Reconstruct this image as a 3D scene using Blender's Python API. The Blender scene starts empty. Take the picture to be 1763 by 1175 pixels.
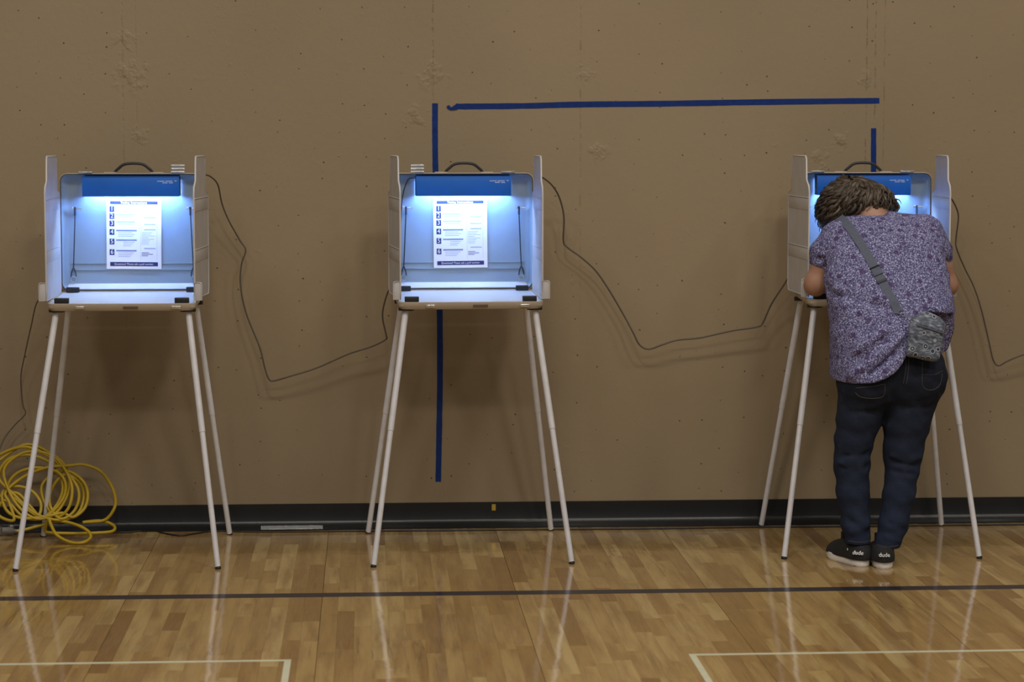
import bpy, bmesh, math, random
import numpy as np
from mathutils import Vector, Matrix
from mathutils.bvhtree import BVHTree
R = math.radians
scene = bpy.context.scene
C = scene.collection

# ------------------------------------------------------------------ camera
FPX, EYE = 4000.0, 1.61
PITCH = math.atan(.0874); YAW = math.atan(.0626*math.cos(PITCH))
cd = bpy.data.cameras.new('camera'); cam = bpy.data.objects.new('camera', cd); C.objects.link(cam)
cam.location = (0, 0, EYE); cam.rotation_euler = (math.pi/2-PITCH, 0, -YAW)
cd.sensor_width = 36; cd.lens = FPX/1763*36; cd.clip_end = 60
cd.dof.use_dof = True; cd.dof.focus_distance = 8.85; cd.dof.aperture_fstop = 3.5
scene.camera = cam
# ------------------------------------------------------------------ light
scene.view_settings.view_transform = 'Standard'; scene.view_settings.look = 'None'
scene.view_settings.exposure = 0.0; scene.view_settings.gamma = 1.0
scene.view_settings.use_curve_mapping = False
w = bpy.data.worlds.new('gym_air'); scene.world = w; w.use_nodes = True
w.node_tree.nodes['Background'].inputs[0].default_value = (1.0, .95, .88, 1)
w.node_tree.nodes['Background'].inputs[1].default_value = .135
def high_bay(x, y, power, z=7.5, size=1.1):      # round high-bay lamps under the gym ceiling
    d = bpy.data.lights.new('high_bay', 'AREA'); d.shape = 'DISK'; d.size = size; d.energy = power
    d.color = (1.0, .93, .82)
    o = bpy.data.objects.new('high_bay', d); o.location = (x, y, z); C.objects.link(o)
for x, k in ((-3.6, .6), (-.4, 1.0), (2.8, 1.0), (6.0, .6)):
    high_bay(x, 3.6, 150*k)
    high_bay(x, -1.5, 130*k)
for x in (-2.0, 1.2, 4.4):
    high_bay(x, 7.2, 32)

# ------------------------------------------------------------------ helpers
_f = Vector((math.sin(YAW)*math.cos(PITCH), math.cos(YAW)*math.cos(PITCH), -math.sin(PITCH)))
_r = Vector((math.cos(YAW), -math.sin(YAW), 0)); _u = _r.cross(_f)
def ray(x, y): return _f+_r*((x-881.5)/FPX)-_u*((y-587.5)/FPX)
def at(x, y, Y):                                 # photo point -> place at distance Y
    d = ray(x, y); return Vector((0, 0, EYE))+d*(Y/d.y)
def ground(x, y, z=0.0):
    d = ray(x, y); return Vector((0, 0, EYE))+d*((z-EYE)/d.z)
def proj(P):
    d = Vector(P)-Vector((0, 0, EYE)); z = d.dot(_f)
    return 881.5+FPX*d.dot(_r)/z, 587.5-FPX*d.dot(_u)/z

def obj(name, mesh, mat, parent=None, loc=(0, 0, 0), rot=(0, 0, 0)):
    o = bpy.data.objects.new(name, mesh); C.objects.link(o)
    if mat: 
        if len(mesh.materials) == 0: mesh.materials.append(mat)
    o.parent = parent; o.location = loc; o.rotation_euler = rot
    return o
def tag(o, label=None, cat=None, group=None, kind=None):
    for k, v in (('label', label), ('category', cat), ('group', group), ('kind', kind)):
        if v: o[k] = v
    return o
def empty(name, loc, rz=0, label=None, cat=None, group=None):
    o = bpy.data.objects.new(name, None); C.objects.link(o); o.location = loc; o.rotation_euler = (0, 0, rz)
    return tag(o, label, cat, group)
def mesh_from(name, v, f, smooth=False):
    me = bpy.data.meshes.new(name); me.from_pydata([tuple(p) for p in v], [], f); me.update()
    if smooth: me.polygons.foreach_set('use_smooth', [True]*len(me.polygons))
    return me
def bm_mesh(name, bm, smooth=False, angle=None):
    bmesh.ops.recalc_face_normals(bm, faces=bm.faces)
    me = bpy.data.meshes.new(name); bm.to_mesh(me); bm.free()
    if smooth: me.polygons.foreach_set('use_smooth', [True]*len(me.polygons))
    if angle: me.set_sharp_from_angle(angle=R(angle))
    return me
def box(name, size, center=(0, 0, 0), bevel=0, seg=2):
    bm = bmesh.new(); bmesh.ops.create_cube(bm, size=1)
    bmesh.ops.scale(bm, vec=size, verts=bm.verts)
    if bevel: bmesh.ops.bevel(bm, geom=bm.edges[:], offset=bevel, segments=seg, affect='EDGES', profile=.5)
    bmesh.ops.translate(bm, vec=center, verts=bm.verts)
    return bm_mesh(name, bm, bool(bevel), 50)
def catmull(pts, n=8, closed=False):
    P = [Vector(p) for p in pts]; out = []
    m = len(P); rng = m if closed else m-1
    for i in range(rng):
        if closed: a, b, c, d = P[(i-1) % m], P[i], P[(i+1) % m], P[(i+2) % m]
        else: a, b, c, d = P[max(i-1, 0)], P[i], P[i+1], P[min(i+2, m-1)]
        for k in range(n):
            t = k/n
            out.append(.5*((2*b)+(c-a)*t+(2*a-5*b+4*c-d)*t*t+(3*b-a-3*c+d)*t**3))
    if not closed: out.append(P[-1])
    return out
def tube(name, pts, r, sides=8, closed=False, caps=True):
    P = [Vector(p) for p in pts]; n = len(P)
    rad = r if callable(r) else (lambda t: r)
    v = []; f = []; up = None
    for i, p in enumerate(P):
        t = (P[(i+1) % n]-P[(i-1) % n]) if closed else (P[min(i+1, n-1)]-P[max(i-1, 0)])
        if t.length < 1e-9: t = Vector((0, 0, 1))
        t.normalize()
        if up is None:
            up = t.orthogonal().normalized()
        up = (up-t*up.dot(t))
        if up.length < 1e-6: up = t.orthogonal()
        up.normalize(); s = t.cross(up); rr = rad(i/max(n-1, 1))
        for k in range(sides):
            a = 2*math.pi*k/sides; v.append(p+(up*math.cos(a)+s*math.sin(a))*rr)
    m = n if closed else n-1
    for i in range(m):
        j = (i+1) % n
        for k in range(sides):
            k2 = (k+1) % sides
            f.append((i*sides+k, i*sides+k2, j*sides+k2, j*sides+k))
    if caps and not closed:
        f.append(tuple(range(sides))[::-1]); f.append(tuple((n-1)*sides+k for k in range(sides)))
    me = mesh_from(name, v, f, True); me.set_sharp_from_angle(angle=R(60)); return me
def rrect(w, h, r, seg=5):
    out = []
    for cx, cy, a0 in ((w/2-r, h/2-r, 0), (-w/2+r, h/2-r, 90), (-w/2+r, -h/2+r, 180), (w/2-r, -h/2+r, 270)):
        for k in range(seg+1):
            a = R(a0+90*k/seg); out.append((cx+r*math.cos(a), cy+r*math.sin(a)))
    return out
def loft_rr(name, loops, axes, cap0=True, cap1=True, sharp=35):
    """loops: (w,h,r,depth[,dy]) ; axes maps (u,v,depth)->xyz"""
    v = []; f = []; n = 0
    for L in loops:
        pts = rrect(L[0], L[1], L[2]); n = len(pts); dv = L[4] if len(L) > 4 else 0
        v += [axes(p[0], p[1]+dv, L[3]) for p in pts]
    for i in range(len(loops)-1):
        for k in range(n):
            k2 = (k+1) % n; f.append((i*n+k, i*n+k2, (i+1)*n+k2, (i+1)*n+k))
    if cap0: f.append(tuple(range(n))[::-1])
    if cap1: f.append(tuple((len(loops)-1)*n+k for k in range(n)))
    bm = bmesh.new(); vs = [bm.verts.new(p) for p in v]
    for q in f: bm.faces.new([vs[i] for i in q])
    return bm_mesh(name, bm, True, sharp)
def polyplate(name, outline, t):                 # outline in (y,z); thickness t along x
    n = len(outline); v = [(-t/2, y, z) for y, z in outline]+[(t/2, y, z) for y, z in outline]
    bm = bmesh.new(); vs = [bm.verts.new(p) for p in v]
    bm.faces.new(vs[:n]); bm.faces.new(vs[n:][::-1])
    for k in range(n): bm.faces.new((vs[k], vs[(k+1) % n], vs[n+(k+1) % n], vs[n+k]))
    return bm_mesh(name, bm)
def text_mesh(s, size, extrude=.0003, align='LEFT'):
    cu = bpy.data.curves.new('txt', 'FONT'); cu.body = s; cu.size = size; cu.extrude = extrude
    cu.align_x = align; cu.align_y = 'CENTER'; cu.resolution_u = 3
    o = bpy.data.objects.new('txt', cu); C.objects.link(o)
    dg = bpy.context.evaluated_depsgraph_get(); me = bpy.data.meshes.new_from_object(o.evaluated_get(dg))
    bpy.data.objects.remove(o); bpy.data.curves.remove(cu); me.name = 'lettering'; me.materials.clear()
    return me

# ---- signed-distance modelling (numpy) -> smooth quad mesh
def smin(a, b, k):
    h = np.clip(.5+.5*(b-a)/k, 0, 1); return b*(1-h)+a*h-k*h*(1-h)
def s_cone(P, a, b, ra, rb):
    a = np.array(a); b = np.array(b); ba = b-a
    t = np.clip(((P-a)@ba)/(ba@ba), 0, 1); return np.linalg.norm(P-a-t[..., None]*ba, axis=-1)-(ra+(rb-ra)*t)
def s_ell(P, c, r, M=None):
    q = P-np.array(c)
    if M is not None: q = q@np.array(M)
    r = np.array(r); k = np.linalg.norm(q/r, axis=-1); return (k-1)*r.min()
def s_chain(P, pts, k=.02):
    d = None
    for p, q in zip(pts[:-1], pts[1:]):
        e = s_cone(P, p[:3], q[:3], p[3], q[3]); d = e if d is None else smin(d, e, k)
    return d
def ridge(P, a, b, w):
    a = np.array(a); b = np.array(b); ba = b-a
    t = np.clip(((P-a)@ba)/(ba@ba), 0, 1); d = np.linalg.norm(P-a-t[..., None]*ba, axis=-1)
    return np.exp(-(d/w)**2)
def nets(name, fn, lo, hi, h):
    ax = [np.arange(lo[i], hi[i]+h, h) for i in range(3)]
    n = [len(a) for a in ax]; K = 8; nb = [(m+K-1)//K for m in n]
    V = np.empty(n)
    bc = [np.array([a[0]+h*(K*i+(K-1)/2) for i in range(m)]) for a, m in zip(ax, nb)]
    D = fn(np.stack(np.meshgrid(*bc, indexing='ij'), -1)); reach = h*K*.87*1.9+.012
    V[:] = np.repeat(np.repeat(np.repeat(np.sign(D)+(D == 0), K, 0), K, 1), K, 2)[:n[0], :n[1], :n[2]]
    off = np.stack(np.meshgrid(*[np.arange(K)]*3, indexing='ij'), -1).reshape(-1, 3)
    for chunk in np.array_split(np.argwhere(np.abs(D) < reach), 8):
        if len(chunk) == 0: continue
        idx = (chunk[:, None, :]*K+off[None]).reshape(-1, 3); idx = idx[(idx < np.array(n)).all(1)]
        V[idx[:, 0], idx[:, 1], idx[:, 2]] = fn(np.array([a[0] for a in ax])+idx*h)
    s = V < 0
    c = [s[i:s.shape[0]-1+i, j:s.shape[1]-1+j, k:s.shape[2]-1+k] for i in (0, 1) for j in (0, 1) for k in (0, 1)]
    tot = sum(x.astype(np.int8) for x in c); act = (tot > 0) & (tot < 8)
    I = np.argwhere(act); ids = -np.ones(act.shape, int); ids[act] = np.arange(len(I))
    acc = np.zeros((len(I), 3)); cnt = np.zeros(len(I))
    cor = [(i, j, k) for i in (0, 1) for j in (0, 1) for k in (0, 1)]
    for A in cor:
        for B in cor:
            if sum(abs(A[i]-B[i]) for i in range(3)) == 1 and A < B:
                va = V[I[:, 0]+A[0], I[:, 1]+A[1], I[:, 2]+A[2]]; vb = V[I[:, 0]+B[0], I[:, 1]+B[1], I[:, 2]+B[2]]
                m = (va < 0) != (vb < 0); t = np.where(m, va/np.where(m, va-vb, 1), 0)
                acc[m] += np.array(A)+(np.array(B)-np.array(A))*t[m, None]; cnt[m] += 1
    verts = (I+acc/cnt[:, None])*h+np.array([a[0] for a in ax])
    F = []
    for d in range(3):
        o1, o2 = (d+1) % 3, (d+2) % 3
        sl0 = [slice(None)]*3; sl1 = [slice(None)]*3; sl0[d] = slice(0, -1); sl1[d] = slice(1, None)
        e = s[tuple(sl0)] != s[tuple(sl1)]
        J = np.argwhere(e); J = J[(J[:, o1] > 0) & (J[:, o2] > 0) & (J[:, o1] < act.shape[o1]) & (J[:, o2] < act.shape[o2])]
        q = []
        for da, db in ((1, 1), (0, 1), (0, 0), (1, 0)):
            K = J.copy(); K[:, o1] -= da; K[:, o2] -= db; q.append(ids[K[:, 0], K[:, 1], K[:, 2]])
        q = np.stack(q, -1); flip = ~s[J[:, 0], J[:, 1], J[:, 2]]
        q[flip] = q[flip][:, ::-1]; F.append(q)
    F = np.concatenate(F); F = F[(F >= 0).all(1)]
    me = bpy.data.meshes.new(name); me.from_pydata(verts.tolist(), [], F.tolist()); me.update()
    me.polygons.foreach_set('use_smooth', [True]*len(me.polygons))
    return me
def shift(me, v):
    me.transform(Matrix.Translation(-Vector(v))); return me

# ------------------------------------------------------------------ materials
class NT:
    def __init__(s, name):
        s.m = bpy.data.materials.new(name); s.m.use_nodes = True; s.t = s.m.node_tree
        s.b = s.t.nodes['Principled BSDF']
    def n(s, t, **k):
        x = s.t.nodes.new('ShaderNode'+t)
        for a, v in k.items():
            if a.startswith('i_'):
                x.inputs[a[2:].replace('_', ' ')].default_value = v
            else: setattr(x, a, v)
        return x
    def l(s, a, b): s.t.links.new(a, b)
    def math(s, op, a, b=None, c=None, clamp=False):
        x = s.n('Math', operation=op); x.use_clamp = clamp
        for i, q in enumerate((a, b, c)):
            if q is None: continue
            if isinstance(q, (int, float)): x.inputs[i].default_value = q
            else: s.l(q, x.inputs[i])
        return x.outputs[0]
    def mix(s, f, a, b):
        x = s.n('Mix', data_type='RGBA')
        for i, q in ((0, f), (6, a), (7, b)):
            if isinstance(q, (int, float)): x.inputs[i].default_value = q
            elif isinstance(q, tuple): x.inputs[i].default_value = (*q, 1)
            else: s.l(q, x.inputs[i])
        return x.outputs[2]
    def ramp(s, f, stops):
        x = s.n('ValToRGB'); e = x.color_ramp.elements
        while len(e) < len(stops): e.new(.5)
        for q, (p, c) in zip(e, stops): q.position = p; q.color = (*c, 1) if len(c) == 3 else c
        s.l(f, x.inputs[0]); return x.outputs[0]
    def bump(s, h, strength=.3, dist=.002):
        x = s.n('Bump'); x.inputs['Strength'].default_value = strength; x.inputs['Distance'].default_value = dist
        s.l(h, x.inputs['Height']); s.l(x.outputs[0], s.b.inputs['Normal']); return x
    def noise(s, scale, vec=None, detail=3, rough=.5):
        x = s.n('TexNoise'); x.inputs['Scale'].default_value = scale; x.inputs['Detail'].default_value = detail
        x.inputs['Roughness'].default_value = rough
        if vec is not None: s.l(vec, x.inputs['Vector'])
        return x.outputs[0]
    def set(s, **k):
        for a, v in k.items():
            s.b.inputs[a.replace('_', ' ')].default_value = (*v, 1) if isinstance(v, tuple) else v
        return s
    def col(s, sock): s.l(sock, s.b.inputs['Base Color'])
def plain(name, col, rough=.5, metal=0, var=.08, scale=30, bump=.05, **k):
    t = NT(name); t.set(Roughness=rough, Metallic=metal, **k)
    p = t.n('NewGeometry').outputs['Position']; nz = t.noise(scale, p)
    t.col(t.ramp(nz, [(.3, tuple(c*(1-var) for c in col)), (.7, tuple(min(1, c*(1+var)) for c in col))]))
    if bump: t.bump(t.noise(scale*8, p), bump, .001)
    return t.m

# wall: painted concrete with trowel patches, pits and board seams
WY = 9.54
def wall_material():
    t = NT('painted_concrete'); g = t.n('NewGeometry').outputs['Position']
    sx = t.n('SeparateXYZ'); t.l(g, sx.inputs[0]); X, Z = sx.outputs[0], sx.outputs[2]
    base = t.ramp(t.noise(.9, g, 4), [(.3, (.262, .200, .125)), (.7, (.298, .230, .147))])
    fine = t.noise(260, g, 4, .7); mid = t.noise(38, g, 4, .6)
    # pits
    v = t.n('TexVoronoi', voronoi_dimensions='2D'); v.inputs['Scale'].default_value = 11.5
    xz = t.n('CombineXYZ'); t.l(X, xz.inputs[0]); t.l(Z, xz.inputs[1]); t.l(xz.outputs[0], v.inputs['Vector'])
    sc = t.n('SeparateColor'); t.l(v.outputs['Color'], sc.inputs[0])
    rad = t.math('MULTIPLY_ADD', sc.outputs[0], .068, -.026)
    wob = t.math('MULTIPLY_ADD', t.noise(160, g, 2), .05, -.025)
    pit = t.math('MULTIPLY', t.math('SUBTRACT', rad, t.math('ADD', v.outputs['Distance'], wob)), 60, clamp=True)
    # vertical seams
    seam = None
    wig = t.math('MULTIPLY_ADD', t.noise(18, g, 3), .008, -.004)
    Xw = t.math('ADD', X, wig)
    for x0, wd, st in ((.272, .004, .9), (.876, .004, .7), (2.062, .003, .8), (2.098, .003, 1.0), (2.136, .002, .6), (-.985, .006, .5), (-.93, .004, .35), (3.3, .004, .8), (-2.2, .004, .8), (4.5, .004, .8)):
        e = t.math('ABSOLUTE', t.math('SUBTRACT', Xw, x0))
        e = t.math('MULTIPLY', t.math('SUBTRACT', 1, t.math('DIVIDE', e, wd), clamp=True), st)
        seam = e if seam is None else t.math('MAXIMUM', seam, e)
    brk = t.ramp(t.noise(26, g, 3, .7), [(.42, (0, 0, 0)), (.62, (1, 1, 1))])
    seam = t.math('MULTIPLY', seam, brk)
    seam = t.math('MULTIPLY', seam, t.math('MULTIPLY_ADD', Z, 1.1, -.6, clamp=True))
    # trowelled patches
    patch = None
    for (x0, z0, r) in ((-.955, 1.86, .10), (.27, 1.87, .085), (.90, 1.875, .055), (2.05, 1.85, .05), (1.87, 1.52, .06), (-.92, 1.62, .05), (.20, 1.70, .07), (-.97, 2.0, .07), (1.95, 1.60, .06), (.95, 1.56, .06)):
        dx = t.math('SUBTRACT', X, x0); dz = t.math('SUBTRACT', Z, z0)
        d = t.math('SQRT', t.math('ADD', t.math('MULTIPLY', dx, dx), t.math('MULTIPLY', dz, dz)))
        e = t.math('SUBTRACT', 1, t.math('DIVIDE', d, r), clamp=True)
        patch = e if patch is None else t.math('MAXIMUM', patch, e)
    patch = t.math('SUBTRACT', patch, t.ramp(t.noise(24, g, 3), [(.38, (0, 0, 0)), (.62, (.75, .75, .75))]), clamp=True)
    rough_patch = t.math('MULTIPLY', patch, t.noise(75, g, 5, .65))
    big = t.noise(4.5, g, 3)
    scr = t.ramp(t.noise(30, g, 5, .62), [(.60, (0, 0, 0)), (.68, (1, 1, 1))])
    scr = t.math('MULTIPLY', scr, t.ramp(big, [(.52, (0, 0, 0)), (.62, (1, 1, 1))]))
    h = t.math('ADD', t.math('MULTIPLY', fine, .09), t.math('MULTIPLY', mid, .22))
    h = t.math('ADD', h, t.math('MULTIPLY', scr, .16))
    h = t.math('ADD', h, t.math('MULTIPLY', rough_patch, 2.2))
    h = t.math('SUBTRACT', h, t.math('MULTIPLY', seam, .9))
    h = t.math('SUBTRACT', h, t.math('MULTIPLY', pit, .9))
    c = t.mix(t.math('MULTIPLY', pit, .78), base, (.05, .035, .022))
    c = t.mix(t.math('MULTIPLY', seam, .35), c, (.12, .085, .05))
    t.col(c); t.set(Roughness=.55); t.b.inputs['Specular IOR Level'].default_value = .3
    t.bump(h, .85, .004)
    return t.m
def plank_material(name, joined):
    t = NT(name); g = t.n('NewGeometry').outputs['Position']
    if joined:
        a = t.n('Attribute'); a.attribute_name = 'tone'; tone = a.outputs['Fac']
    else:
        oi = t.n('ObjectInfo'); sc = t.n('SeparateColor'); t.l(oi.outputs['Color'], sc.inputs[0]); tone = sc.outputs[0]
    cx = t.n('CombineXYZ'); t.l(t.math('MULTIPLY', tone, 37.0), cx.inputs[2]); t.l(t.math('MULTIPLY', tone, 91.0), cx.inputs[1])
    ad = t.n('VectorMath', operation='ADD'); t.l(g, ad.inputs[0]); t.l(cx.outputs[0], ad.inputs[1])
    mp = t.n('Mapping'); mp.inputs['Scale'].default_value = (22, 2.2, 1); t.l(ad.outputs[0], mp.inputs[0])
    n1 = t.noise(1.0, mp.outputs[0], 4, .55)
    mp2 = t.n('Mapping'); mp2.inputs['Scale'].default_value = (120, 5, 1); t.l(ad.outputs[0], mp2.inputs[0])
    n2 = t.noise(1.5, mp2.outputs[0], 3)
    mp3 = t.n('Mapping'); mp3.inputs['Scale'].default_value = (17, .75, 1); t.l(ad.outputs[0], mp3.inputs[0])
    n3 = t.noise(1.1, mp3.outputs[0], 3, .6)
    base = t.ramp(tone, [(0, (.235, .128, .036)), (.30, (.335, .205, .066)), (.65, (.43, .285, .105)), (1, (.50, .36, .15))])
    c = t.mix(t.ramp(n1, [(.34, (.7, .7, .7)), (.60, (0, 0, 0))]), base, (.22, .115, .035))
    st = t.math('ABSOLUTE', t.math('SUBTRACT', n3, .5))
    st = t.math('SUBTRACT', 1, t.math('MULTIPLY', st, 38), clamp=True)
    st = t.math('MULTIPLY', st, t.ramp(t.noise(1.3, g, 2), [(.5, (0, 0, 0)), (.66, (.6, .6, .6))]))
    c = t.mix(st, c, (.10, .05, .018))
    c = t.mix(t.math('MULTIPLY', t.math('SUBTRACT', n2, .4), .35, clamp=True), c, (.6, .43, .2))
    t.col(c); t.set(Roughness=.45); t.b.inputs['Specular IOR Level'].default_value = .25
    t.b.inputs['Coat Weight'].default_value = 1; t.b.inputs['Coat Roughness'].default_value = .06; t.b.inputs['Coat IOR'].default_value = 1.45
    bp = t.n('Bump'); bp.inputs['Strength'].default_value = .08; bp.inputs['Distance'].default_value = .01
    t.l(t.noise(9, g, 2), bp.inputs['Height']); t.l(bp.outputs[0], t.b.inputs['Coat Normal'])
    return t.m
def coated(name, col):
    t = NT(name); g = t.n('NewGeometry').outputs['Position']
    t.col(t.ramp(t.noise(14, g), [(.3, tuple(c*.9 for c in col)), (.7, col)])); t.set(Roughness=.4)
    t.b.inputs['Coat Weight'].default_value = .4; t.b.inputs['Coat Roughness'].default_value = .05; t.b.inputs['Coat IOR'].default_value = 1.45
    return t.m
def tape_material():
    t = NT('blue_masking_tape'); g = t.n('NewGeometry').outputs['Position']
    t.col(t.ramp(t.noise(45, g, 4), [(.3, (.002, .020, .135)), (.7, (.003, .030, .185))])); t.set(Roughness=.6); t.b.inputs['Specular IOR Level'].default_value = .25
    t.bump(t.noise(220, g, 3), .25, .001); return t.m
def shirt_material():
    t = NT('purple_floral_cotton'); g = t.n('TexCoord').outputs['Object']
    dist = t.n('VectorMath', operation='MULTIPLY_ADD'); nn = t.n('TexNoise'); nn.inputs['Scale'].default_value = 60; t.l(g, nn.inputs[0])
    t.l(nn.outputs['Color'], dist.inputs[0]); dist.inputs[1].default_value = (.012,)*3; t.l(g, dist.inputs[2]); gv = dist.outputs[0]
    v1 = t.n('TexVoronoi', feature='DISTANCE_TO_EDGE'); v1.inputs['Scale'].default_value = 105; t.l(gv, v1.inputs['Vector'])
    v2 = t.n('TexVoronoi'); v2.inputs['Scale'].default_value = 68; t.l(gv, v2.inputs['Vector'])
    petal = t.ramp(t.math('ADD', t.noise(190, g, 3, .65), t.math('MULTIPLY_ADD', v1.outputs['Distance'], .5, -.06)), [(.40, (.050, .044, .12)), (.52, (.155, .148, .30)), (.66, (.42, .42, .61))])
    blot = t.ramp(v2.outputs['Distance'], [(.16, (1, 1, 1)), (.30, (0, 0, 0))])
    sc = t.n('SeparateColor'); t.l(v2.outputs['Color'], sc.inputs[0])
    blot = t.math('MULTIPLY', blot, t.math('GREATER_THAN', sc.outputs[0], .55))
    c = t.mix(t.math('MULTIPLY', blot, .8), petal, (.075, .065, .15))
    v3 = t.n('TexVoronoi'); v3.inputs['Scale'].default_value = 27; t.l(gv, v3.inputs['Vector'])
    sp = t.ramp(v3.outputs['Distance'], [(.26, (1, 1, 1)), (.33, (0, 0, 0))])
    sc3 = t.n('SeparateColor'); t.l(v3.outputs['Color'], sc3.inputs[0])
    sp = t.math('MULTIPLY', sp, t.math('GREATER_THAN', sc3.outputs[1], .25))
    c = t.mix(t.math('MULTIPLY', sp, .8), c, (.058, .032, .10))
    t.col(c); t.set(Roughness=.85); t.b.inputs['Specular IOR Level'].default_value = .15
    t.bump(t.noise(55, g, 4, .6), .25, .006); return t.m
def denim_material():
    t = NT('dark_denim'); g = t.n('TexCoord').outputs['Object']
    sx = t.n('SeparateXYZ'); t.l(g, sx.inputs[0])
    lo = t.ramp(t.math('MULTIPLY_ADD', sx.outputs[2], -1.6, 1.05, clamp=True), [(0, (.009, .011, .018)), (1, (.014, .021, .046))])
    mp = t.n('Mapping'); mp.inputs['Scale'].default_value = (300, 300, 60); t.l(g, mp.inputs[0])
    wv = t.noise(2.0, mp.outputs[0], 2); fd = t.noise(16, g, 4)
    c = t.mix(t.math('MULTIPLY', t.math('SUBTRACT', fd, .5), 1.2, clamp=True), lo, (.035, .046, .08))
    c = t.mix(t.math('MULTIPLY', wv, .35), c, (.05, .06, .10))
    t.col(c); t.set(Roughness=.9); t.b.inputs['Specular IOR Level'].default_value = .1
    mp2 = t.n('Mapping'); mp2.inputs['Scale'].default_value = (14, 14, 45); t.l(g, mp2.inputs[0])
    t.bump(t.noise(1.0, mp2.outputs[0], 4, .6), .22, .008); return t.m
def skin_material():
    t = NT('skin'); g = t.n('TexCoord').outputs['Object']
    t.col(t.ramp(t.noise(30, g, 4), [(.3, (.33, .175, .118)), (.7, (.39, .215, .15))])); t.set(Roughness=.5)
    t.b.inputs['Subsurface Weight'].default_value = .1; t.b.inputs['Subsurface Scale'].default_value = .01
    t.bump(t.noise(300, g), .08, .001); return t.m
def hair_material():
    t = NT('brown_grey_hair'); ge = t.n('NewGeometry'); rn = ge.outputs['Random Per Island']
    c = t.ramp(rn, [(0, (.018, .012, .008)), (.45, (.045, .031, .020)), (.8, (.085, .062, .043)), (1, (.16, .128, .10))])
    g = t.n('TexCoord').outputs['Object']
    c = t.mix(t.math('MULTIPLY', t.noise(90, g, 3), .5), c, (.05, .034, .022))
    t.col(c); t.set(Roughness=.42); t.b.inputs['Specular IOR Level'].default_value = .4
    t.bump(t.noise(420, g, 2), .5, .002); return t.m
def bag_material():
    t = NT('grey_floral_nylon'); g = t.n('TexCoord').outputs['Object']
    v = t.n('TexVoronoi'); v.inputs['Scale'].default_value = 31; t.l(g, v.inputs['Vector'])
    ring = t.math('SINE', t.math('MULTIPLY', v.outputs['Distance'], 26))
    sc = t.n('SeparateColor'); t.l(v.outputs['Color'], sc.inputs[0])
    near = t.ramp(v.outputs['Distance'], [(.30, (1, 1, 1)), (.45, (0, 0, 0))])
    f = t.math('MULTIPLY', near, t.math('GREATER_THAN', sc.outputs[0], .3))
    mp = t.n('Mapping'); mp.inputs['Scale'].default_value = (50, 50, 120); mp.inputs['Rotation'].default_value = (0, .7, 0); t.l(g, mp.inputs[0])
    base = t.ramp(t.noise(1.0, mp.outputs[0], 3), [(.36, (.055, .068, .098)), (.52, (.118, .138, .185)), (.66, (.28, .31, .39))])
    fl = t.ramp(ring, [(.3, (.022, .027, .042)), (.7, (.33, .36, .44))])
    t.col(t.mix(f, base, fl)); t.set(Roughness=.6); t.bump(t.noise(60, g), .15, .003); return t.m
def emit(name, col, s):
    t = NT(name); t.set(Base_Color=(.9, .9, .9)); t.b.inputs['Emission Color'].default_value = (*col, 1)
    t.b.inputs['Emission Strength'].default_value = s; return t.m

def wing_material():
    t = NT('translucent_white_plastic'); g = t.n('TexCoord').outputs['Object']
    t.col(t.ramp(t.noise(12, g), [(.3, (.50, .48, .48)), (.7, (.56, .54, .545))])); t.set(Roughness=.45)
    t.bump(t.noise(500, g, 2), .12, .001)
    tr = t.n('BsdfTranslucent'); tr.inputs[0].default_value = (.6, .6, .62, 1)
    mx = t.n('MixShader'); mx.inputs[0].default_value = .07
    t.l(t.b.outputs[0], mx.inputs[1]); t.l(tr.outputs[0], mx.inputs[2])
    t.l(mx.outputs[0], t.t.nodes['Material Output'].inputs['Surface']); return t.m
def clear_material():
    t = NT('clear_plastic'); t.set(Base_Color=(.9, .93, .95), Roughness=.12); t.b.inputs['Transmission Weight'].default_value = .75
    return t.m
def glint_material():
    t = NT('glint_film'); t.set(Base_Color=(.75, .77, .8), Roughness=.12); t.b.inputs['Transmission Weight'].default_value = .8
    t.b.inputs['Coat Weight'].default_value = 1; return t.m
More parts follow.
